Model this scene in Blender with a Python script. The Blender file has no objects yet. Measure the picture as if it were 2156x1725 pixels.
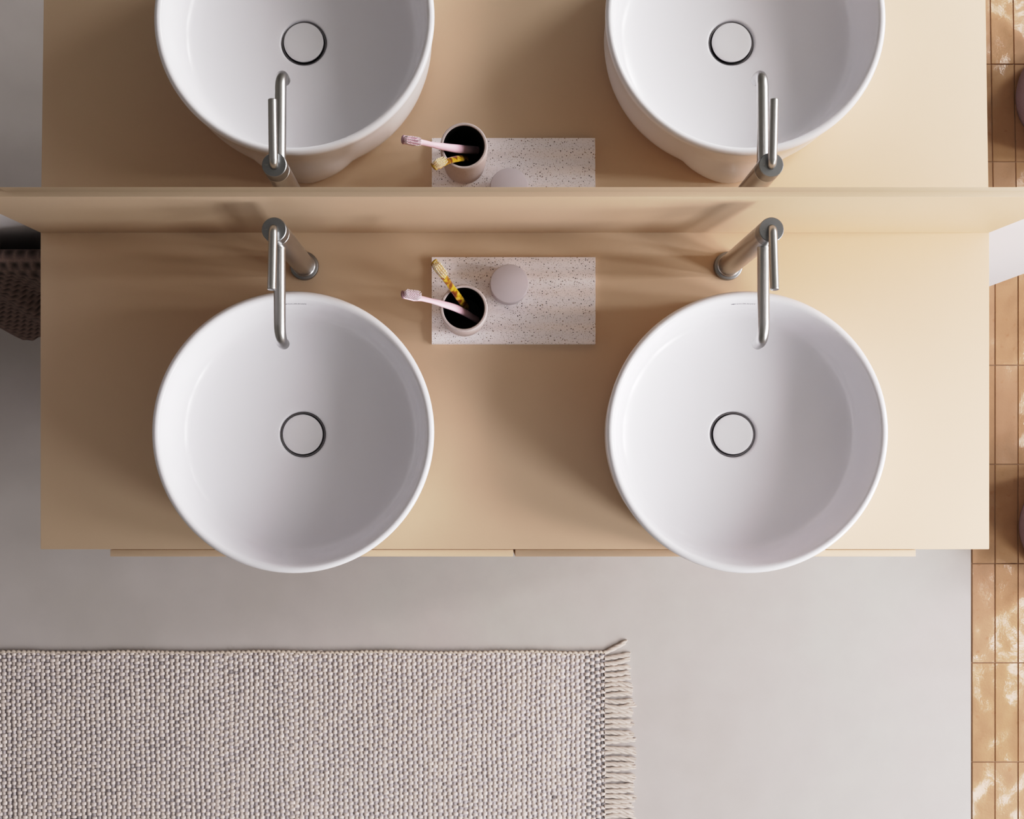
import bpy, bmesh, math, random
import numpy as np
from mathutils import Vector, Matrix

random.seed(7)
rng = np.random.default_rng(11)
PI = math.pi
COL = bpy.context.scene.collection
C = 0.72                     # height of the worktop above the floor
CAM_H = 1.87                 # camera height above the worktop


# ------------------------------------------------------------------ helpers
def lin(c):
    return tuple(((v / 255.0) / 12.92 if v / 255.0 <= 0.04045 else ((v / 255.0 + 0.055) / 1.055) ** 2.4) for v in c) + (1.0,)


def mat(name, rgb, rough=0.5, metal=0.0, spec=0.5, coat=0.0):
    m = bpy.data.materials.new(name)
    m.use_nodes = True
    b = m.node_tree.nodes['Principled BSDF']
    b.inputs['Base Color'].default_value = lin(rgb)
    b.inputs['Roughness'].default_value = rough
    b.inputs['Metallic'].default_value = metal
    b.inputs['Specular IOR Level'].default_value = spec
    b.inputs['Coat Weight'].default_value = coat
    return m


class NT:
    """small node-building helper"""
    def __init__(self, m):
        self.t = m.node_tree
        self.b = self.t.nodes['Principled BSDF']

    def n(self, kind, **kw):
        nd = self.t.nodes.new(kind)
        for k, v in kw.items():
            if k in nd.inputs:
                nd.inputs[k].default_value = v
            else:
                setattr(nd, k, v)
        return nd

    def link(self, a, b):
        self.t.links.new(a, b)

    def coords(self, scale=(1, 1, 1)):
        tc = self.n('ShaderNodeTexCoord')
        mp = self.n('ShaderNodeMapping')
        mp.inputs['Scale'].default_value = scale
        self.link(tc.outputs['Object'], mp.inputs['Vector'])
        return mp.outputs['Vector']

    def noise(self, vec, scale, detail=3.0, rough=0.5):
        nd = self.n('ShaderNodeTexNoise')
        nd.inputs['Scale'].default_value = scale
        nd.inputs['Detail'].default_value = detail
        nd.inputs['Roughness'].default_value = rough
        if vec is not None:
            self.link(vec, nd.inputs['Vector'])
        return nd.outputs['Fac']

    def ramp(self, fac, stops, interp='LINEAR'):
        r = self.n('ShaderNodeValToRGB')
        e = r.color_ramp.elements
        r.color_ramp.interpolation = interp
        while len(e) < len(stops):
            e.new(0.5)
        for el, (p, c) in zip(e, stops):
            el.position = p
            el.color = lin(c) if len(c) == 3 else c
        self.link(fac, r.inputs['Fac'])
        return r.outputs['Color']

    def bump(self, height, strength, dist):
        bp = self.n('ShaderNodeBump')
        bp.inputs['Strength'].default_value = strength
        bp.inputs['Distance'].default_value = dist
        self.link(height, bp.inputs['Height'])
        self.link(bp.outputs['Normal'], self.b.inputs['Normal'])
        return bp

    def mix(self, fac, a, b, mode='MIX'):
        mx = self.n('ShaderNodeMix', data_type='RGBA', blend_type=mode)
        for sock, v in ((mx.inputs[0], fac), (mx.inputs[6], a), (mx.inputs[7], b)):
            if hasattr(v, 'links') or hasattr(v, 'is_linked'):
                self.link(v, sock)
            elif isinstance(v, (int, float)):
                sock.default_value = v
            else:
                sock.default_value = lin(v) if len(v) == 3 else v
        return mx.outputs[2]

    def base(self, sock):
        self.link(sock, self.b.inputs['Base Color'])


def new_obj(name, me, mats=None, parent=None, loc=None):
    o = bpy.data.objects.new(name, me)
    COL.objects.link(o)
    if mats is not None and me is not None:
        for m in (mats if isinstance(mats, (list, tuple)) else [mats]):
            me.materials.append(m)
    if parent is not None:
        o.parent = parent
    if loc is not None:
        o.location = loc
    return o


def from_bm(name, bm, mats, parent=None, loc=None, smooth=True, angle=35):
    bmesh.ops.recalc_face_normals(bm, faces=bm.faces[:])
    me = bpy.data.meshes.new(name)
    bm.to_mesh(me)
    bm.free()
    if smooth:
        for p in me.polygons:
            p.use_smooth = True
        me.set_sharp_from_angle(angle=math.radians(angle))
    return new_obj(name, me, mats, parent, loc)


def empty(name, loc, label, cat, group=None):
    o = bpy.data.objects.new(name, None)
    o.empty_display_size = 0.05
    COL.objects.link(o)
    o.location = loc
    tag(o, label, cat, group)
    return o


def tag(o, label, cat, group=None):
    o['label'] = label
    o['category'] = cat
    if group:
        o['group'] = group
    return o


def struct(o):
    o['kind'] = 'structure'
    return o


def box(bm, x0, x1, y0, y1, z0, z1, bevel=0.0, seg=3, mi=0):
    r = bmesh.ops.create_cube(bm, size=1.0)
    vs = r['verts']
    for v in vs:
        v.co = Vector((x0 + (v.co.x + .5) * (x1 - x0), y0 + (v.co.y + .5) * (y1 - y0), z0 + (v.co.z + .5) * (z1 - z0)))
    fs = set(f for v in vs for f in v.link_faces)
    for f in fs:
        f.material_index = mi
    if bevel > 0:
        es = list(set(e for v in vs for e in v.link_edges))
        bmesh.ops.bevel(bm, geom=es, offset=bevel, segments=seg, profile=0.5, affect='EDGES')
    return vs


def lathe(bm, prof, seg=96, close_bottom=False, close_top=False, fn=None, cx=0, cy=0):
    """prof: list of (r, z); fn(r, z, ang) -> r lets the section vary with the angle"""
    rings = []
    for (r, z) in prof:
        if r <= 1e-6:
            rings.append([bm.verts.new((cx, cy, z))])
            continue
        ring = []
        for i in range(seg):
            a = 2 * PI * i / seg
            rr = fn(r, z, a) if fn else r
            ring.append(bm.verts.new((cx + rr * math.cos(a), cy + rr * math.sin(a), z)))
        rings.append(ring)
    for A, B in zip(rings[:-1], rings[1:]):
        if len(A) == 1 and len(B) == 1:
            continue
        for i in range(seg):
            j = (i + 1) % seg
            if len(A) == 1:
                bm.faces.new((A[0], B[j], B[i]))
            elif len(B) == 1:
                bm.faces.new((A[i], A[j], B[0]))
            else:
                bm.faces.new((A[i], A[j], B[j], B[i]))
    if close_bottom and len(rings[0]) > 1:
        bm.faces.new(list(reversed(rings[0])))
    if close_top and len(rings[-1]) > 1:
        bm.faces.new(rings[-1])


def arc(cx, cz, r, a0, a1, n):
    return [(cx + r * math.cos(math.radians(a0 + (a1 - a0) * i / n)), cz + r * math.sin(math.radians(a0 + (a1 - a0) * i / n))) for i in range(n + 1)]


def catmull(pts, sub=8):
    P = [Vector(p) for p in pts]
    out = []
    for i in range(len(P) - 1):
        p0 = P[max(i - 1, 0)]; p1 = P[i]; p2 = P[i + 1]; p3 = P[min(i + 2, len(P) - 1)]
        for k in range(sub):
            t = k / sub
            out.append(0.5 * ((2 * p1) + (-p0 + p2) * t + (2 * p0 - 5 * p1 + 4 * p2 - p3) * t * t + (-p0 + 3 * p1 - 3 * p2 + p3) * t ** 3))
    out.append(P[-1])
    return out


def sweep(bm, path, radii, seg=24, up=Vector((0, 0, 1)), cap=True, round_ends=False):
    """sweep an ellipse (ra sideways, rb along 'up') along a path; returns nothing"""
    n = len(path)
    path = [Vector(p) for p in path]
    rad = radii if isinstance(radii, list) else [radii] * n
    rings = []
    side = None
    for i, p in enumerate(path):
        t = (path[min(i + 1, n - 1)] - path[max(i - 1, 0)]).normalized()
        if side is None:
            s = t.cross(up)
            if s.length < 1e-4:
                s = t.cross(Vector((0, 1, 0)))
        else:
            s = side - t * side.dot(t)
        s.normalize()
        side = s
        u = s.cross(t).normalized()
        ra, rb = rad[i] if isinstance(rad[i], tuple) else (rad[i], rad[i])
        rings.append([bm.verts.new(p + s * (ra * math.cos(2 * PI * k / seg)) + u * (rb * math.sin(2 * PI * k / seg))) for k in range(seg)])
    for A, B in zip(rings[:-1], rings[1:]):
        for k in range(seg):
            j = (k + 1) % seg
            bm.faces.new((A[k], A[j], B[j], B[k]))
    if cap:
        bm.faces.new(list(reversed(rings[0])))
        bm.faces.new(rings[-1])


def text_polys(body, size):
    """flat mesh of a line of text, centred: verts (list of xyz), faces"""
    cu = bpy.data.curves.new('lettering', 'FONT')
    cu.body = body
    cu.size = size
    cu.align_x = 'CENTER'
    cu.align_y = 'CENTER'
    cu.resolution_u = 3
    ob = bpy.data.objects.new('lettering', cu)
    COL.objects.link(ob)
    dg = bpy.context.evaluated_depsgraph_get()
    me = bpy.data.meshes.new_from_object(ob.evaluated_get(dg))
    vs = [v.co.copy() for v in me.vertices]
    fs = [tuple(p.vertices) for p in me.polygons]
    bpy.data.objects.remove(ob)
    bpy.data.curves.remove(cu)
    bpy.data.meshes.remove(me)
    return vs, fs


# ------------------------------------------------------------------ materials
M = {}

# tan lacquer
m = mat('tan_lacquer', (204, 178, 151), 0.5, spec=0.25)
t = NT(m); v = t.coords()
t.base(t.mix(t.noise(v, 3.0, 2), (202, 177, 151), (206, 181, 155)))
t.bump(t.noise(v, 900, 2), 0.03, 0.0005)
M['tan'] = m

# ceramic
m = mat('white_ceramic', (238, 237, 241), 0.22, spec=0.42)
t = NT(m); v = t.coords()
t.base(t.mix(t.noise(v, 4.0, 2), (236, 235, 240), (239, 238, 242)))
M['ceramic'] = m
M['cap'] = mat('cap_ceramic', (234, 233, 236), 0.3, spec=0.4)
M['logo'] = mat('grey_print', (120, 120, 126), 0.5)

# brushed steel
m = mat('brushed_steel', (190, 190, 190), 0.29, metal=1.0)
t = NT(m); v = t.coords((1, 1, 60))
t.bump(t.noise(v, 160, 2), 0.03, 0.0002)
M['steel'] = m
m = mat('steel_face', (148, 150, 152), 0.36, metal=1.0)
t = NT(m); v = t.coords()
t.bump(t.noise(v, 1500, 1), 0.05, 0.0003)
M['steel_face'] = m
M['drain_metal'] = mat('drain_metal', (150, 148, 150), 0.35, metal=1.0)
M['mark'] = mat('etched_mark', (215, 213, 210), 0.6)

# mirror
m = mat('mirror_silver', (240, 240, 238), 0.0, metal=1.0)
t = NT(m)
M['mirror'] = m
M['mirror_edge'] = mat('mirror_edge', (150, 146, 138), 0.3)

# microcement floor
m = mat('microcement', (205, 198, 195), 0.5, spec=0.35)
t = NT(m); v = t.coords()
big = t.noise(v, 1.6, 4, 0.55)
col = t.ramp(big, [(0.3, (173, 167, 163)), (0.5, (182, 176, 174)), (0.7, (182, 180, 176))])
fine = t.noise(v, 14, 5, 0.6)
t.base(t.mix(t.ramp(fine, [(0.35, (0.0, 0, 0, 1)), (0.65, (0.22, .22, .22, 1))]), col, (168, 162, 161)))
t.bump(t.noise(v, 40, 4), 0.06, 0.002)
M['cement'] = m

# plaster
m = mat('white_plaster', (228, 226, 230), 0.8, spec=0.2)
t = NT(m); v = t.coords()
t.base(t.mix(t.noise(v, 6, 4), (226, 223, 228), (231, 229, 232)))
t.bump(t.noise(v, 220, 3), 0.15, 0.001)
M['plaster'] = m

# zellige tile: warm caramel glaze with an uneven surface
m = mat('zellige_glaze', (176, 142, 110), 0.1, spec=0.22)
t = NT(m); v = t.coords()
att = t.n('ShaderNodeAttribute', attribute_name='shade')
a1 = t.mix(t.noise(v, 9, 4, 0.6), (177, 144, 112), (161, 128, 96))
a2 = t.mix(att.outputs['Fac'], a1, (176, 144, 120))
t.base(t.mix(t.ramp(t.noise(v, 60, 3), [(0.62, (0, 0, 0, 1)), (0.74, (.45, .45, .45, 1))]), a2, (158, 116, 84)))
w1 = t.noise(v, 7, 2, 0.5)
w2 = t.noise(v, 120, 3, 0.65)
add = t.n('ShaderNodeMath', operation='MULTIPLY_ADD')
t.link(w2, add.inputs[0]); add.inputs[1].default_value = 0.018; t.link(w1, add.inputs[2])
t.bump(add.outputs[0], 0.8, 0.036)
M['tile'] = m
M['grout'] = mat('grout', (140, 118, 100), 0.9, spec=0.1)

# terrazzo-like speckled tray
m = mat('speckled_stone', (226, 219, 216), 0.55, spec=0.3)
t = NT(m); v = t.coords()


def speck(scale, thr, jit=1.0):
    vo = t.n('ShaderNodeTexVoronoi', feature='F1')
    vo.inputs['Scale'].default_value = scale
    vo.inputs['Randomness'].default_value = jit
    t.link(v, vo.inputs['Vector'])
    sep = t.n('ShaderNodeSeparateColor')
    t.link(vo.outputs['Color'], sep.inputs['Color'])
    # per-cell random radius
    mul = t.n('ShaderNodeMath', operation='MULTIPLY'); t.link(sep.outputs[0], mul.inputs[0]); mul.inputs[1].default_value = thr
    lt = t.n('ShaderNodeMath', operation='LESS_THAN'); t.link(vo.outputs['Distance'], lt.inputs[0]); t.link(mul.outputs[0], lt.inputs[1])
    return lt.outputs[0], sep.outputs[1]


s1, k1 = speck(310, 0.31)
s2, k2 = speck(620, 0.33)
c1 = t.mix(t.noise(v, 30, 3), (248, 244, 248), (244, 238, 240))
c2 = t.mix(s2, c1, t.ramp(k2, [(0.0, (150, 138, 132)), (0.5, (178, 160, 148)), (1.0, (120, 116, 120))], 'CONSTANT'))
t.base(t.mix(s1, c2, t.ramp(k1, [(0.0, (62, 56, 58)), (0.45, (88, 76, 72)), (0.7, (140, 120, 108))], 'CONSTANT')))
M['terrazzo'] = m

# stone tumbler
m = mat('mauve_stone', (165, 152, 150), 0.75, spec=0.2)
t = NT(m); v = t.coords()
s1, k1 = speck(900, 0.33)
t.base(t.mix(s1, t.mix(t.noise(v, 40, 4), (194, 181, 179), (180, 167, 165)), (136, 124, 124)))
t.bump(t.noise(v, 700, 2), 0.2, 0.0006)
M['stone'] = m
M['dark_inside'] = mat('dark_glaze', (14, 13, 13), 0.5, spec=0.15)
M['jar'] = mat('mauve_jar', (190, 181, 186), 0.5, spec=0.3)

# toothbrushes
m = mat('pink_plastic', (230, 190, 204), 0.3)
m.node_tree.nodes['Principled BSDF'].inputs['Subsurface Weight'].default_value = 0.15
m.node_tree.nodes['Principled BSDF'].inputs['Subsurface Radius'].default_value = (0.004, 0.003, 0.003)
M['pink'] = m
M['mauve_plastic'] = mat('mauve_plastic', (152, 120, 130), 0.35)
M['pale_bristle'] = mat('pale_bristle', (232, 221, 226), 0.6)
M['cream_bristle'] = mat('cream_bristle', (246, 236, 212), 0.6)
m = mat('tortoise', (170, 130, 40), 0.2, coat=0.4)
t = NT(m); v = t.coords()
t.base(t.ramp(t.noise(v, 75, 1.5), [(0.36, (96, 48, 28)), (0.47, (128, 78, 30)), (0.55, (176, 146, 36)), (0.68, (196, 150, 92))]))
M['tortoise'] = m

# rug yarn
m = mat('rug_yarn', (215, 206, 202), 0.95, spec=0.1)
t = NT(m); v = t.coords()
att = t.n('ShaderNodeAttribute', attribute_name='yarn')
fib = t.noise(t.coords((1, 1, 1)), 900, 3, 0.6)
t.base(t.mix(t.ramp(fib, [(0.3, (0.0, 0, 0, 1)), (0.7, (0.5, .5, .5, 1))]), att.outputs['Color'], t.mix(1.0, att.outputs['Color'], (196, 190, 186), 'MULTIPLY')))
t.bump(fib, 0.35, 0.0012)
M['yarn'] = m

# towel
m = mat('dark_waffle', (124, 108, 102), 0.95, spec=0.1)
t = NT(m); v = t.coords()
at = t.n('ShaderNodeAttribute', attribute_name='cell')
t.base(t.mix(at.outputs['Fac'], t.mix(t.noise(v, 400, 3), (158, 136, 128), (128, 110, 104)), (66, 57, 54)))  # waffle holes painted darker, standing in for the shade inside them
t.bump(t.noise(v, 1100, 3), 0.4, 0.001)
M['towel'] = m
M['dark_metal'] = mat('dark_metal', (60, 56, 54), 0.4, metal=1.0)

# pouf felt
m = mat('mauve_felt', (150, 130, 136), 0.95, spec=0.1)
t = NT(m); v = t.coords()
t.base(t.mix(t.noise(v, 260, 4), (160, 140, 146), (132, 114, 120)))
t.bump(t.noise(v, 500, 3), 0.4, 0.001)
M['felt'] = m
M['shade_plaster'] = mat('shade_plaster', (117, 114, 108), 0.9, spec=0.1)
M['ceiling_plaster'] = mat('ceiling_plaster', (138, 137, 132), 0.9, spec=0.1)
M['frame'] = mat('window_paint', (235, 235, 235), 0.5)

# ------------------------------------------------------------------ room shell
FX0, FX1, FY0, FY1, CEIL = -2.2, 2.8, -2.8, 1.5, 3.2
TX = 1.0764                                           # where cement ends and tiles begin
WY = 0.3985                                           # face of the vanity wall

bm = bmesh.new(); box(bm, FX0, TX, FY0, FY1, -0.06, 0.0)
struct(from_bm('floor', bm, M['cement'], smooth=False))

# tiled floor: single handmade tiles over a grout bed
bm = bmesh.new()
box(bm, TX, FX1, FY0, FY1, -0.06, -0.0022, mi=1)
PX, PY, JX, JY = 0.0505, 0.2171, 1.1294, -0.1943
shade = []
lay = bm.verts.layers.float.new('shade')
ix0 = int(math.floor((TX - JX) / PX)); ix1 = int(math.ceil((FX1 - JX) / PX))
iy0 = int(math.floor((FY0 - JY) / PY)); iy1 = int(math.ceil((FY1 - JY) / PY))
for i in range(ix0, ix1):
    for j in range(iy0, iy1):
        x0 = max(JX + i * PX, TX); x1 = min(JX + (i + 1) * PX, FX1)
        y0 = max(JY + j * PY, FY0); y1 = min(JY + (j + 1) * PY, FY1)
        if i == ix0:
            x0 = TX
        if x1 - x0 < 0.012 or y1 - y0 < 0.02:
            continue
        if JX + (i + 1) * PX - TX < 0.012:
            continue
        g = 0.0005
        vs = [bm.verts.new((x, y, 0)) for (x, y) in ((x0 + g, y0 + g), (x1 - g, y0 + g), (x1 - g, y1 - g), (x0 + g, y1 - g))]
        cx, cy = (x0 + x1) / 2, (y0 + y1) / 2
        tx, ty = random.gauss(0, .006), random.gauss(0, .006)
        dz = random.gauss(0, .00015)
        s = random.random() * .6
        e = 0.0009
        top = []
        for v0, (sx, sy) in zip(vs, ((1, 1), (-1, 1), (-1, -1), (1, -1))):
            x = v0.co.x + sx * e; y = v0.co.y + sy * e
            tv = bm.verts.new((x, y, dz + (x - cx) * ty + (y - cy) * tx * .5))
            tv[lay] = s
            top.append(tv)
            v0.co.z = -0.0026
            v0[lay] = s
        bm.faces.new(top)
        for k in range(4):
            bm.faces.new((vs[k], vs[(k + 1) % 4], top[(k + 1) % 4], top[k]))
struct(from_bm('floor_tiled', bm, [M['tile'], M['grout']], smooth=False))

bm = bmesh.new(); box(bm, FX0, FX1, FY0, FY1, CEIL, CEIL + .06)
struct(from_bm('ceiling', bm, M['ceiling_plaster'], smooth=False))
bm = bmesh.new(); box(bm, FX0, TX + .003, WY, WY + .11, 0, CEIL)
struct(from_bm('wall_back', bm, M['plaster'], smooth=False))
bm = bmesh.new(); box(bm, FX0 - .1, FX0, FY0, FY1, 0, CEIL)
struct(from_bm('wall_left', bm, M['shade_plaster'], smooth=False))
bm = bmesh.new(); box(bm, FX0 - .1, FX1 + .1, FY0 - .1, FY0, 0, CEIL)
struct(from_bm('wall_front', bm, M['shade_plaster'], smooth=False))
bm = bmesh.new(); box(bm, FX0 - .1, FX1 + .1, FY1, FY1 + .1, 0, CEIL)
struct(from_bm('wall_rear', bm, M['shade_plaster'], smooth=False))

# right wall with tall windows
WZ0, WZ1 = 1.0, 2.95
WINS = [(0.20, 0.44), (-0.16, 0.06), (-1.02, -0.50), (-2.4, -1.45)]
bm = bmesh.new()
box(bm, FX1, FX1 + .1, FY0, FY1, 0, WZ0)
box(bm, FX1, FX1 + .1, FY0, FY1, WZ1, CEIL)
edges = [FY1] + [e for w in WINS for e in (w[1], w[0])] + [FY0]
for a, b in zip(edges[0::2], edges[1::2]):
    box(bm, FX1, FX1 + .1, b, a, WZ0, WZ1)
struct(from_bm('wall_right', bm, M['plaster'], smooth=False))
LIGHT_P = [58, 54, 84, 142]
for i, (a, b) in enumerate(WINS):
    bm = bmesh.new()
    f = 0.035
    box(bm, FX1 + .03, FX1 + .07, a, a + f, WZ0, WZ1)
    box(bm, FX1 + .03, FX1 + .07, b - f, b, WZ0, WZ1)
    box(bm, FX1 + .03, FX1 + .07, a + f, b - f, WZ0, WZ0 + f)
    box(bm, FX1 + .03, FX1 + .07, a + f, b - f, WZ1 - f, WZ1)
    struct(from_bm('window_%d' % (i + 1), bm, M['frame'], smooth=False))
    L = bpy.data.lights.new('window_daylight', 'AREA')
    L.shape = 'RECTANGLE'
    L.size = WZ1 - WZ0
    L.size_y = b - a
    L.energy = LIGHT_P[i]
    L.color = (1.0, 0.975, 0.985)
    lo = bpy.data.objects.new('window_daylight', L)
    COL.objects.link(lo)
    lo.location = (FX1 + .12, (a + b) / 2, (WZ0 + WZ1) / 2)
    lo.rotation_euler = (0, math.radians(90), 0)

# ------------------------------------------------------------------ vanity
CX0, CX1, CYF = -0.6924, 0.8065, -0.1178
bm = bmesh.new(); box(bm, CX0, CX1, CYF, WY - .001, C - .03, C, bevel=.0012, seg=2)
tag(from_bm('countertop', bm, M['tan']), 'long tan lacquered vanity worktop carrying both white basins', 'countertop')

vc = empty('hanging_vanity_cabinet', (0.054, 0.1, C - .38), 'tan wall-hung drawer cabinet under the worktop, only its front edge showing', 'cabinet')


def child_box(name, parent, x0, x1, y0, y1, z0, z1, m, bevel=0.0):
    bm = bmesh.new(); box(bm, x0, x1, y0, y1, z0, z1, bevel=bevel, seg=2)
    o = from_bm(name, bm, m, parent)
    o.matrix_parent_inverse = Matrix.Translation(-parent.location)
    return o


child_box('cabinet_body', vc, -.572, .680, CYF + .006, WY - .002, C - .38, C - .0305, M['tan'])
for (x0, x1) in ((-.583, .0545), (.0577, .6915)):
    child_box('drawer', vc, x0, x1, -.1294, -.1184, C - .385, C - .003, M['tan'], bevel=.0008)

# backsplash with a narrow top ledge
LZ = C + .3068
bm = bmesh.new()
yb, yt = .3825, .3668
tp = .012
pts = [(CX0, yb, C + .0003), (CX1, yb, C + .0003), (CX1, WY - .001, C + .0003), (CX0, WY - .001, C + .0003),
       (CX0 + tp, yt, LZ), (CX1 - tp, yt, LZ), (CX1 - tp, WY - .001, LZ), (CX0 + tp, WY - .001, LZ)]
V = [bm.verts.new(p) for p in pts]
for f in ((3, 2, 1, 0), (4, 5, 6, 7), (0, 1, 5, 4), (1, 2, 6, 5), (2, 3, 7, 6), (3, 0, 4, 7)):
    bm.faces.new([V[k] for k in f])
bmesh.ops.bevel(bm, geom=bm.edges[:], offset=.0008, segments=2, profile=.5, affect='EDGES')
tag(from_bm('backsplash', bm, M['tan']), 'tan backsplash panel with a narrow ledge between worktop and mirror', 'backsplash')

# mirror standing on the ledge
MX0, MX1, MY, MT, MH = -.6246, .74, .3735, math.radians(1.0), 1.15
mr = empty('mirror', ((MX0 + MX1) / 2, MY, LZ + .0006), 'wide frameless wall mirror above the tan ledge, reflecting basins and taps', 'mirror')
w = MX1 - MX0
bm = bmesh.new(); box(bm, -w / 2, w / 2, 0.0008, .0048, 0, MH)
o = from_bm('mirror_backing', bm, M['mirror_edge'], mr, smooth=False)
o.rotation_euler = (-MT, 0, 0)
bm = bmesh.new(); box(bm, -w / 2, w / 2, 0, .0007, 0.0004, MH)
o = from_bm('mirror_glass', bm, M['mirror'], mr, smooth=False)
o.rotation_euler = (-MT, 0, 0)

# ------------------------------------------------------------------ washbasins
RIM_R, RIM_Z = .2076, .133


def basin_profile():
    out = [(.0, .0), (.168, .0), (.184, .004), (.1925, .011)]
    out += [(.1970, .021), (.1995, .036), (.2007, .052), (.2018, .072), (.2032, .092), (.2048, .108), (.2063, .119)]
    # rounded rim
    rc, rr = .2015, .0061
    out += [(rc + rr * math.cos(math.radians(a)), RIM_Z - rr + rr * math.sin(math.radians(a))) for a in (10, 30, 50, 70, 90, 110, 130, 150, 170)]
    # inner wall
    out += [(.1935, .117), (.1910, .104), (.1885, .090), (.1862, .078), (.1835, .0685), (.1800, .0612), (.1752, .0560), (.1690, .0525)]
    out += [(.155, .0482), (.135, .0442), (.110, .0402), (.085, .0370), (.062, .0348), (.048, .0338), (.0395, .0334), (.0368, .0326), (.0354, .0308), (.0350, .022), (.0350, .012), (0, .012)]
    return out


def wall_at(z):
    pr = [(.1955, .127), (.1935, .117), (.1910, .104), (.1885, .090), (.1862, .078)]
    for (r1, z1), (r0, z0) in zip(pr[:-1], pr[1:]):
        if z0 <= z <= z1:
            return r0 + (r1 - r0) * (z - z0) / (z1 - z0)
    return pr[0][0]


def basin_fn(r, z, a):
    # overflow housing: a soft lump low on the back of the bowl
    if z < .07 and r > .145 and True:
        d = math.atan2(math.sin(a - PI / 2), math.cos(a - PI / 2))
        w = max(0.0, 1 - (d / .40) ** 2) ** .9
        return r + (0.2125 - r) * w * max(0, min(1, (.07 - z) / .03)) * (1 if z < .0725 else 0)
    return r


def outer_only(r, z, a):
    return basin_fn(r, z, a)


def make_basin():
    root = empty('washbasin', (-.273, .0627, C), 'round white ceramic vessel basin under the left tap, mostly in its own shade', 'basin', 'white vessel basins')
    prof = basin_profile()
    n_out = 4 + 7 + 9
    bm = bmesh.new()
    cnt = [0]
    rings_i = {id(p): i for i, p in enumerate(prof)}
    # the lump belongs to the outside only, so lathe outside and inside separately and weld
    lathe(bm, prof[:n_out], 128, fn=basin_fn)
    lathe(bm, prof[n_out - 1:], 128)
    bmesh.ops.remove_doubles(bm, verts=bm.verts[:], dist=1e-6)
    from_bm('bowl', bm, M['ceramic'], root, angle=50)
    # drain: metal ring recess and ceramic cap
    bm = bmesh.new()
    lathe(bm, [(.0, .0165), (.0300, .0165), (.0314, .0262), (.0322, .0276), (.0334, .0284), (.0344, .0284), (.0348, .0278), (.03485, .0150), (0, .0150)], 72)
    from_bm('drain_ring', bm, M['drain_metal'], root)
    bm = bmesh.new()
    cap = [(0, .0170), (.012, .0170), (.012, .0240), (.0290, .0270)] + arc(.0289, .0335, .0020, -70, 80, 6) + [(.0245, .0362), (.017, .0366), (.008, .0367), (0, .0367)]
    lathe(bm, cap, 72)
    from_bm('drain_cap', bm, M['cap'], root)
    # lettering on the inside of the rim
    bm = bmesh.new()
    vs, fs = text_polys('DURAVIT', .0068)
    xs = [p.x for p in vs]
    k = .0275 / (max(xs) - min(xs))
    zc = .1085

    def wrap(x, y):
        z = zc + y
        r = wall_at(z) - .00035
        a = x / r
        return (r * math.sin(a), r * math.cos(a), z)
    V = [bm.verts.new(wrap(p.x * k + .0035, p.y * 1.0)) for p in vs]
    for f in fs:
        try:
            bm.faces.new([V[i] for i in f])
        except ValueError:
            pass
    # emblem: small spread-wing mark left of the word
    wing = [(-.0046, .0018), (-.0030, .0011), (-.0014, .0014), (0, .0024), (.0014, .0014), (.0030, .0011), (.0046, .0018), (.0034, -.0004), (.0016, -.0010), (0, -.0024), (-.0016, -.0010), (-.0034, -.0004)]
    W = [bm.verts.new(wrap(x - .0155, y)) for (x, y) in wing]
    ctr = bm.verts.new(wrap(-.0155, 0.0))
    for i in range(len(W)):
        bm.faces.new((ctr, W[i], W[(i + 1) % len(W)]))
    from_bm('lettering', bm, M['logo'], root, smooth=False)
    return root


def copy_tree(o, loc, label, parent=None):
    c = o.copy(); COL.objects.link(c)
    if parent is not None:
        c.parent = parent
    else:
        c.location = loc
        c['label'] = label
    for ch in list(o.children):
        copy_tree(ch, None, None, c)
    return c


b0 = make_basin()
copy_tree(b0, (.3945, .0627, C), 'round white ceramic vessel basin under the right tap, nearest the tiled floor')

# ------------------------------------------------------------------ taps


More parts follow.
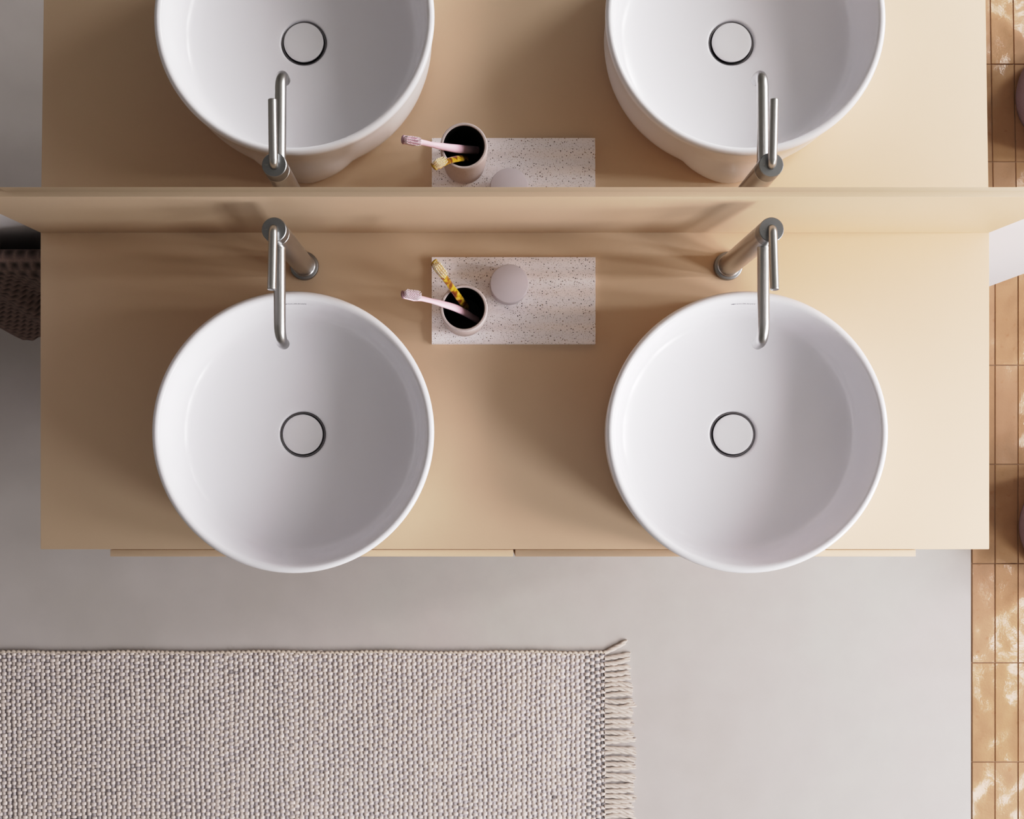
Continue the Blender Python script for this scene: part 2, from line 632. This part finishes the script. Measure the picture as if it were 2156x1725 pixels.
def make_tap():
    root = empty('basin_tap', (-.2749, .3293, C), 'tall brushed steel tap at the left basin, lever left of its spout', 'tap', 'tall brushed steel taps')
    R = .0166
    H = .2805
    bm = bmesh.new()
    lathe(bm, [(0, .0), (.0224, .0), (.0224, .0052), (.0218, .0064), (.0206, .0070), (0, .0070)], 72)
    from_bm('base_flange', bm, M['steel_face'], root)
    bm = bmesh.new()
    lathe(bm, [(0, .0065), (R + .0012, .0065), (R + .0012, .0100), (R, .0112), (R, H - .0250), (R - .0006, H - .0243), (0, H - .0243)], 64)
    from_bm('tap_body', bm, M['steel'], root)
    bm = bmesh.new()
    lathe(bm, [(0, H - .0238), (R - .0004, H - .0238), (R, H - .0232), (R, H - .0008), (R - .0008, H), (0, H)], 64)
    from_bm('tap_cap', bm, M['steel_face'], root)
    # spout
    zs = .2345
    pts = [(0, -.010, zs), (0, -.05, zs), (0, -.10, zs), (0, -.122, zs)]
    for a in range(12, 85, 12):
        aa = math.radians(a)
        pts.append((0, -.122 - .022 * math.sin(aa), zs - .022 * (1 - math.cos(aa))))
    pts.append((0, -.1443, zs - .027)); pts.append((0, -.1446, zs - .034))
    bm = bmesh.new()
    sweep(bm, pts, .0082, 32)
    sweep(bm, [(0, -.0155, zs), (0, -.0190, zs)], .0086, 32)
    sp = from_bm('spout', bm, M['steel'], root)
    bm = bmesh.new()
    lathe(bm, [(0, zs - .0348), (.0062, zs - .0348), (.0066, zs - .0341), (0, zs - .0341)], 32, cy=-.1446)
    from_bm('outlet', bm, M['dark_metal'], sp)
    # lever
    bm = bmesh.new()
    pts = catmull([(0, .0, H - .006), (0, .0005, H + .0010), (0, -.0035, H + .0055), (0, -.012, H + .0075), (0, -.045, H + .0118), (0, -.082, H + .0165)], 7)
    rad = [.0060] * len(pts)
    end = pts[-1]; d = (pts[-1] - pts[-2]).normalized()
    for q, rr in ((.0006, .0059), (.0012, .0055), (.0016, .0048)):
        pts.append(end + d * q); rad.append(rr)
    sweep(bm, pts, rad, 28, up=Vector((1, 0, 0)))
    from_bm('lever', bm, M['steel'], root)
    # tiny marking on the cap
    bm = bmesh.new()
    vs, fs = text_polys('- H', .0036)
    V = [bm.verts.new((p.x - .0113, p.y, H + .00015)) for p in vs]
    for f in fs:
        try:
            bm.faces.new([V[i] for i in f])
        except ValueError:
            pass
    from_bm('marking', bm, M['mark'], root, smooth=False)
    return root


t0 = make_tap()
copy_tree(t0, (.3931, .3293, C), 'tall brushed steel tap at the right basin, lever right of its spout')

# ------------------------------------------------------------------ tray
TX0, TX1, TY0, TY1 = -.0738, .1833, .2057, .3420
TH = .0118


def tray_top(y):
    u = (y - TY0) / (TY1 - TY0)
    return TH - .0013 + .0013 * math.cos(2 * PI * 5 * (u - .14))


bm = bmesh.new()
NY, NXs = 100, 8
bev = .0016
rows = []
for j in range(NY + 1):
    y = TY0 + (TY1 - TY0) * j / NY
    rows.append([bm.verts.new((TX0 + (TX1 - TX0) * i / NXs, y, tray_top(y))) for i in range(NXs + 1)])
bot = []
for j in range(NY + 1):
    y = TY0 + (TY1 - TY0) * j / NY
    bot.append([bm.verts.new((TX0 + (TX1 - TX0) * i / NXs, y, 0)) for i in range(NXs + 1)])
for j in range(NY):
    for i in range(NXs):
        bm.faces.new((rows[j][i], rows[j][i + 1], rows[j + 1][i + 1], rows[j + 1][i]))
        bm.faces.new((bot[j][i], bot[j + 1][i], bot[j + 1][i + 1], bot[j][i + 1]))
    bm.faces.new((rows[j][0], rows[j + 1][0], bot[j + 1][0], bot[j][0]))
    bm.faces.new((rows[j][NXs], bot[j][NXs], bot[j + 1][NXs], rows[j + 1][NXs]))
for i in range(NXs):
    bm.faces.new((rows[0][i], bot[0][i], bot[0][i + 1], rows[0][i + 1]))
    bm.faces.new((rows[NY][i], rows[NY][i + 1], bot[NY][i + 1], bot[NY][i]))
rim = [e for e in bm.edges if e.calc_length() > 0 and len(e.link_faces) == 2 and e.calc_face_angle(0) > 1.0]
bmesh.ops.bevel(bm, geom=rim, offset=.0012, segments=2, profile=.5, affect='EDGES')
tray = from_bm('tray', bm, M['terrazzo'])
tray.location = (0, 0, C)
tag(tray, 'white speckled stone tray with soft ripples lying between the two basins', 'tray')
TT = C + TH

# ------------------------------------------------------------------ tumbler
tb = empty('tumbler', (-.0223, .2484, TT), 'mauve-grey speckled stone tumbler holding the toothbrushes, on the left of the tray', 'tumbler')
HT = .0945
bm = bmesh.new()
lathe(bm, [(0, 0), (.0285, 0), (.0305, .0012), (.0318, .004), (.0332, .02), (.0350, .05), (.0357, .075), (.0357, .088), (.0352, HT - .0015), (.0340, HT), (.0318, HT), (.0308, HT - .0012)], 80)
from_bm('tumbler_wall', bm, M['stone'], tb)
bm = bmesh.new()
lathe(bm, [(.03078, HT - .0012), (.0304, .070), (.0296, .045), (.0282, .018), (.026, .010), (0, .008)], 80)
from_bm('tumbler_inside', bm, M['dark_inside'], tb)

# ------------------------------------------------------------------ jar
jr = empty('lidded_jar', (.047, .2943, TT), 'small round mauve-grey jar with a flat lid on the tray', 'jar')
bm = bmesh.new()
lathe(bm, [(0, 0), (.0262, 0), (.0280, .0012), (.0285, .004), (.0285, .0215), (.0278, .0222), (0, .0222)], 72)
from_bm('jar_body', bm, M['jar'], jr)
bm = bmesh.new()
lathe(bm, [(0, .0228), (.0284, .0228), (.0293, .0234), (.0297, .0250), (.0297, .0360), (.0292, .0374), (.0282, .0380), (0, .0380)], 72)
from_bm('jar_lid', bm, M['jar'], jr)

# ------------------------------------------------------------------ toothbrushes


def brush(label, pts, radii, up, head_from, bristle_h, m_handle, m_bristle, m_tip=None, nrows=11, ncols=4):
    P = catmull(pts, 8)
    n = len(P)
    rr = []
    for i in range(n):
        s = i / (n - 1) * (len(radii) - 1)
        k = min(int(s), len(radii) - 2); f = s - k
        rr.append(tuple(radii[k][q] * (1 - f) + radii[k + 1][q] * f for q in (0, 1)))
    base = P[-1]
    root = empty('toothbrush', base, label, 'toothbrush', 'toothbrushes in the tumbler')
    bm = bmesh.new()
    d0 = (P[0] - P[1]).normalized()
    path = [P[0] + d0 * .0016, P[0] + d0 * .0009] + P
    rad = [(rr[0][0] * .35, rr[0][1] * .5), (rr[0][0] * .8, rr[0][1] * .85)] + rr
    sweep(bm, [p - base for p in path], rad, 20, up=up)
    from_bm('handle', bm, m_handle, root)
    # bristles: rows of tufts over the head
    bm = bmesh.new()
    nh = int(head_from * (n - 1))
    for i in range(nrows):
        s = .25 + (nh - .25) * i / (nrows - 1)
        k = min(int(s), n - 2); f = s - k
        p = P[k].lerp(P[k + 1], f)
        tdir = (P[k + 1] - P[k]).normalized()
        side = tdir.cross(up).normalized()
        nrm = side.cross(tdir).normalized()
        wdt = rr[k][0] * (.80 if 0 < i < nrows - 1 else .6)
        for c in range(ncols):
            off = (c / (ncols - 1) - .5) * 2 * wdt
            h = bristle_h * (1 + random.uniform(-.06, .06) + (.06 if i % 2 else 0))
            b0_ = p + side * off + nrm * (rr[k][1] * .5)
            lean = side * random.uniform(-.0002, .0002) + tdir * random.uniform(-.0003, .0003)
            sweep(bm, [b0_ - base, b0_ + nrm * h * .7 + lean * .5 - base, b0_ + nrm * h + lean - base], [.00072, .00080, .00055], 7, up=tdir)
    from_bm('bristles', bm, m_bristle, root)
    if m_tip is not None:
        bm = bmesh.new()
        r0 = rr[0]
        sweep(bm, [P[0] + d0 * .0034 - base, P[0] + d0 * .0026 - base, P[0] + d0 * .0010 - base, P[0] - d0 * .0004 - base], [(r0[0] * .5, r0[1] * .6), (r0[0] * .85, r0[1] * 1.0), (r0[0] * 1.08, r0[1] * 1.15), (r0[0] * 1.1, r0[1] * 1.15)], 20, up=up)
        from_bm('head_cap', bm, m_tip, root)
    return root


upv = Vector((.55, .25, .8)).normalized()
brush('pale pink toothbrush leaning out over the left rim of the tumbler',
      [(-.1085, .2590, C + .168), (-.0945, .2578, C + .157), (-.083, .2565, C + .1475), (-.068, .2550, C + .1315), (-.0535, .2530, C + .1165), (-.030, .2485, C + .091), (-.0015, .2375, C + .050)],
      [(.0060, .0020), (.0070, .0022), (.0042, .0022), (.0040, .0025), (.0052, .0030), (.0064, .0032), (.0058, .0032)],
      upv, .27, .0085, M['pink'], M['pale_bristle'], M['mauve_plastic'])
upv2 = Vector((.40, -.30, .55)).normalized()
brush('yellow and brown tortoiseshell toothbrush with cream bristles leaning on the back rim of the tumbler',
      [(-.0645, .3030, C + .183), (-.0575, .2955, C + .168), (-.0505, .2880, C + .1535), (-.0440, .2805, C + .137), (-.0365, .2725, C + .1175), (-.0262, .2618, C + .088), (-.0175, .2540, C + .060)],
      [(.0062, .0021), (.0064, .0022), (.0052, .0022), (.0048, .0024), (.0052, .0026), (.0056, .0026), (.0052, .0026)],
      upv2, .29, .0085, M['tortoise'], M['cream_bristle'])

# ------------------------------------------------------------------ rug
RX0, RX1, RY1, RY0 = -1.25, .2765, -.3850, -1.02
rug = empty('rug', (-.4, -.7, 0), 'flat-woven cream and grey rug with a fringed right end on the floor', 'rug')
PXr, PYr = .01080, .01490
ncol = int((RX1 - RX0) / PXr)
nrow = int((RY1 - RY0) / PYr)
ivory = np.array(lin((226, 216, 211))[:3])
grey = np.array(lin((194, 188, 192))[:3])
dark = np.array(lin((136, 133, 135))[:3])
tan_ = np.array(lin((198, 184, 166))[:3])
us = np.linspace(-1, 1, 7)
vsn = np.linspace(-1, 1, 6)
U, Vv = np.meshgrid(us, vsn)
U = U.ravel(); Vv = Vv.ravel()
# superellipse dome
dome = np.clip(1 - np.abs(U) ** 2.6, 0, 1) ** .5 * np.clip(1 - np.abs(Vv) ** 2.4, 0, 1) ** .5
nu, nv = len(us), len(vsn)
fi = []
for j in range(nv - 1):
    for i in range(nu - 1):
        fi.append((j * nu + i, j * nu + i + 1, (j + 1) * nu + i + 1, (j + 1) * nu + i))
fi = np.array(fi)
allv, allf, allc = [], [], []
base_i = 0
xw = rng.normal(0, .0004, ncol)
for c in range(ncol):
    xc = RX1 - (c + .5) * PXr
    stripe = c < 5
    ph = (c % 2) * .5
    colw = 1.0 + rng.normal(0, .07)
    if rng.random() < .05 and not stripe:
        colw *= .82
    ytop_noise = rng.normal(0, .0012)
    for r in range(nrow + 1):
        for kind in (0, 1):
            yc = RY1 + ytop_noise - (r + ph * 1.0 + kind * .5 - .15) * PYr
            if yc > RY1 - .002 or yc < RY0:
                continue
            wob = .0011 * math.sin(yc * 37 + c * .35) + .0018 * math.sin(yc * 6.3 + 1.0)
            hw = PXr * (.59 if kind == 0 else .38) * colw * (1 + rng.normal(0, .05))
            hh = PYr * (.31 if kind == 0 else .31) * (1 + rng.normal(0, .05))
            hz = (.0044 if kind == 0 else .0026) * (1 + rng.normal(0, .08))
            x = xc + wob + rng.normal(0, .00035) + U * hw
            y = yc + rng.normal(0, .0004) + Vv * hh * (1 - .12 * U * U)
            z = .0040 + dome * hz
            if kind == 0:
                col = ivory * (1 + rng.normal(0, .035))
            else:
                g = dark if stripe and c in (0, 1, 2, 3) else grey
                col = g * (1 + rng.normal(0, .10))
                if rng.random() < .05:
                    col = col * .7
                if not stripe and rng.random() < .35:
                    col = ivory * .86
            shadef = .62 + .38 * np.clip(dome * 1.6, 0, 1)
            allv.append(np.stack([x, y, z], 1))
            allf.append(fi + base_i)
            allc.append(np.concatenate([col[None, :].repeat(len(U), 0), np.ones((len(U), 1))], 1))
            base_i += len(U)
# base sheet
bv = np.array([(RX0, RY0, .0), (RX1, RY0, .0), (RX1, RY1 - .001, .0), (RX0, RY1 - .001, .0), (RX0, RY0, .005), (RX1, RY0, .005), (RX1, RY1 - .001, .005), (RX0, RY1 - .001, .005)])
bf = np.array([(4, 5, 6, 7), (0, 1, 5, 4), (1, 2, 6, 5), (2, 3, 7, 6), (3, 0, 4, 7), (3, 2, 1, 0)])
allv.append(bv); allf.append(bf + base_i)
allc.append(np.concatenate([(grey * .72)[None, :].repeat(8, 0), np.ones((8, 1))], 1))
VV = np.concatenate(allv); FF = np.concatenate(allf); CC = np.concatenate(allc)
me = bpy.data.meshes.new('rug_weave')
me.vertices.add(len(VV)); me.vertices.foreach_set('co', VV.astype(np.float32).ravel())
me.loops.add(len(FF) * 4); me.loops.foreach_set('vertex_index', FF.astype(np.int32).ravel())
me.polygons.add(len(FF))
me.polygons.foreach_set('loop_start', np.arange(0, len(FF) * 4, 4, dtype=np.int32))
me.update(calc_edges=True)
me.polygons.foreach_set('use_smooth', np.ones(len(FF), dtype=bool))
ca = me.color_attributes.new('yarn', 'FLOAT_COLOR', 'POINT')
ca.data.foreach_set('color', CC.astype(np.float32).ravel())
me.validate()
o = new_obj('rug_weave', me, M['yarn'], rug); o.matrix_parent_inverse = Matrix.Translation(-rug.location)


def yarn_obj(name, bm, colour, parent):
    lay = bm.verts.layers.float_color.new('yarn')
    for v_ in bm.verts:
        v_[lay] = (*colour, 1)
    o = from_bm(name, bm, M['yarn'], parent, angle=80)
    o.matrix_parent_inverse = Matrix.Translation(-rug.location)
    return o


# turned selvedge along the top edge
bm = bmesh.new()
x = RX0
k = 0
while x < RX1 - .004:
    L_ = PXr * random.uniform(.85, 1.15)
    yj = RY1 + random.uniform(-.0005, .0012) + .0012 * math.sin(x * 23)
    sweep(bm, [(x - .001, yj - .0042, .0055), (x + L_ * .5, yj - .0008, .0085), (x + L_ + .001, yj - .0040, .0050)], [.0026, .0034, .0026], 8)
    x += L_
yarn_obj('selvedge', bm, lin((206, 194, 182))[:3], rug)

# fringe: every tassel a part of its own
y = RY1 - .004
k = 0
while y > RY0 + .01:
    step = random.uniform(.0108, .0122)
    ln = .064 + random.uniform(-.004, .004) - (.010 * max(0, 1 - k / 8))
    if k == 0:
        ang = math.radians(27)
    else:
        ang = math.radians(max(0, 15 - 2.2 * k) * .8 + random.gauss(0, 2.2))
    bend = random.gauss(0, .0022)
    root_p = Vector((RX1 - .002, y, .0062))
    bm = bmesh.new()
    strands = 3
    for s in range(strands):
        path = []; rad = []
        steps = 16
        lns = ln * random.uniform(.93, 1.05)
        for i in range(steps + 1):
            f = i / steps
            tw = f * 7.5 + s * 2 * PI / strands
            wdt = .0026 * min(1, .55 + f * 1.2) * (1 + .55 * max(0, f - .72) * 2.2)
            px = root_p.x + f * lns * math.cos(ang)
            py = root_p.y + f * lns * math.sin(ang) + bend * math.sin(f * PI * 1.2) + wdt * math.cos(tw)
            pz = .0050 - .0008 * f + .0015 * math.sin(tw)
            path.append((px, py, max(pz, .0030)))
            rad.append(.0033 if f < .8 else .0033 - .0011 * (f - .8) / .2)
        sweep(bm, path, rad, 8)
    cc = np.array(lin((214, 203, 195))[:3]) * random.uniform(.92, 1.04)
    yarn_obj('tassel', bm, tuple(cc), rug)
    y -= step
    k += 1

# ------------------------------------------------------------------ towel on a rail left of the vanity
RAILZ, RAILY = C - .060, .350
rail = empty('towel_rail', (-.95, WY, RAILZ), 'dark towel rail on the wall at the left end of the vanity', 'towel rail')
bm = bmesh.new()
sweep(bm, [(-1.16, RAILY, RAILZ), (-.60, RAILY, RAILZ)], .006, 20)
o = from_bm('rail_bar', bm, M['dark_metal'], rail); o.matrix_parent_inverse = Matrix.Translation(-rail.location)
for xx in (-1.15, -.61):
    bm = bmesh.new()
    sweep(bm, [(xx, RAILY, RAILZ), (xx, WY, RAILZ)], .005, 16)
    o = from_bm('rail_post', bm, M['dark_metal'], rail); o.matrix_parent_inverse = Matrix.Translation(-rail.location)

bm = bmesh.new()
NU, NVt = 260, 230
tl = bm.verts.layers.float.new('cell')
TLX0, TLX1 = -1.10, -.63
grid = []
SF, SB = .46, .36
for j in range(NVt + 1):
    row = []
    s = -SB + (SF + SB) * j / NVt            # arc length from the rail, negative = rear sheet
    for i in range(NU + 1):
        u = i / NU
        x = TLX0 + (TLX1 - TLX0) * u
        r0 = .0135
        f = max(0, s) / SF
        fold = .5 * math.cos(2 * PI * (u - .41) / .205) + 1.3 * max(0, min(.3, u - .42)) + .12 * math.sin(u * 41)
        if abs(s) < r0 * PI / 2:
            a = s / r0
            y = RAILY - r0 * math.sin(a)
            z = RAILZ + r0 * math.cos(a)
        elif s > 0:
            d = s - r0 * PI / 2
            y = RAILY - r0 - .050 * f - .026 * fold * min(1, f * 2.2) - .006 * (u - .5)
            z = RAILZ - d + .02 * f * math.sin(u * 9 + 1)
        else:
            d = -s - r0 * PI / 2
            y = RAILY + r0 + .004 * min(1, d * 10)
            z = RAILZ - d
        # waffle cells
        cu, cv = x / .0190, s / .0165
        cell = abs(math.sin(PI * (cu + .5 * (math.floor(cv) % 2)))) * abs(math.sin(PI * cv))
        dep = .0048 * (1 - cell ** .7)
        if s > 0:
            y -= dep * .8
            z += dep * .35
        vt = bm.verts.new((x + .010 * f * fold, y, z))
        vt[tl] = cell ** .7  # mask for the shade painted into the holes
        row.append(vt)
    grid.append(row)
for j in range(NVt):
    for i in range(NU):
        bm.faces.new((grid[j][i], grid[j][i + 1], grid[j + 1][i + 1], grid[j + 1][i]))
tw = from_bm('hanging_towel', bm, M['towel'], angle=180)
sd = tw.modifiers.new('thickness', 'SOLIDIFY'); sd.thickness = .004; sd.offset = 1
tag(tw, 'dark brown waffle-knit towel hanging over the rail left of the vanity', 'towel')

# ------------------------------------------------------------------ round pouf at the right edge
bm = bmesh.new()
lathe(bm, [(0, .0)] + [(.100, 0), (.112, .006), (.121, .030), (.126, .075), (.126, .115), (.121, .160), (.110, .190), (.095, .203), (.06, .209), (0, .211)], 72)
pf = from_bm('pouf', bm, M['felt'], angle=60)
pf.location = (1.290, -.112, .001)
tag(pf, 'small round mauve-grey pouf on the glazed tiles, cut off by the right edge', 'pouf')

# ------------------------------------------------------------------ world, camera, look
w = bpy.data.worlds.new('world'); bpy.context.scene.world = w
w.use_nodes = True
bg = w.node_tree.nodes['Background']
bg.inputs['Color'].default_value = (.85, .92, 1, 1)
bg.inputs['Strength'].default_value = .5

cam = bpy.data.cameras.new('camera')
co = bpy.data.objects.new('camera', cam); COL.objects.link(co)
co.location = (0, 0, C + CAM_H)
F = 2493.0
cam.sensor_fit = 'HORIZONTAL'
cam.sensor_width = 36
cam.lens = 36 * F / 2156
cam.shift_x = (1078 - 1008) / 2156
cam.shift_y = (1000 - 862.5) / 2156
cam.clip_start = .02
bpy.context.scene.camera = co

sc = bpy.context.scene
sc.view_settings.view_transform = 'Standard'
sc.view_settings.look = 'None'
sc.view_settings.exposure = 0.0
sc.view_settings.gamma = 1.0
sc.cycles.caustics_reflective = False
sc.view_settings.use_curve_mapping = True
cm = sc.view_settings.curve_mapping
cm.white_level = (2.2, 2.2, 2.2)
cu = cm.curves[3]
CURVE = [(0, 0), (.05, .033), (.1, .078), (.2, .178), (.4, .37), (.6, .55), (.8, .665), (1.0, .745), (1.3, .83), (1.7, .90), (2.2, .96)]
cu.points[0].location = (0, 0)
cu.points[1].location = (1, .97)
for (px_, py_) in CURVE[1:-1]:
    cu.points.new(px_ / 2.2, py_)
cm.update()
sc.cycles.use_denoising = True
sc.cycles.max_bounces = 10
sc.cycles.diffuse_bounces = 6
sc.cycles.glossy_bounces = 6
sc.cycles.sample_clamp_indirect = 8
sc.cycles.blur_glossy = 0.5
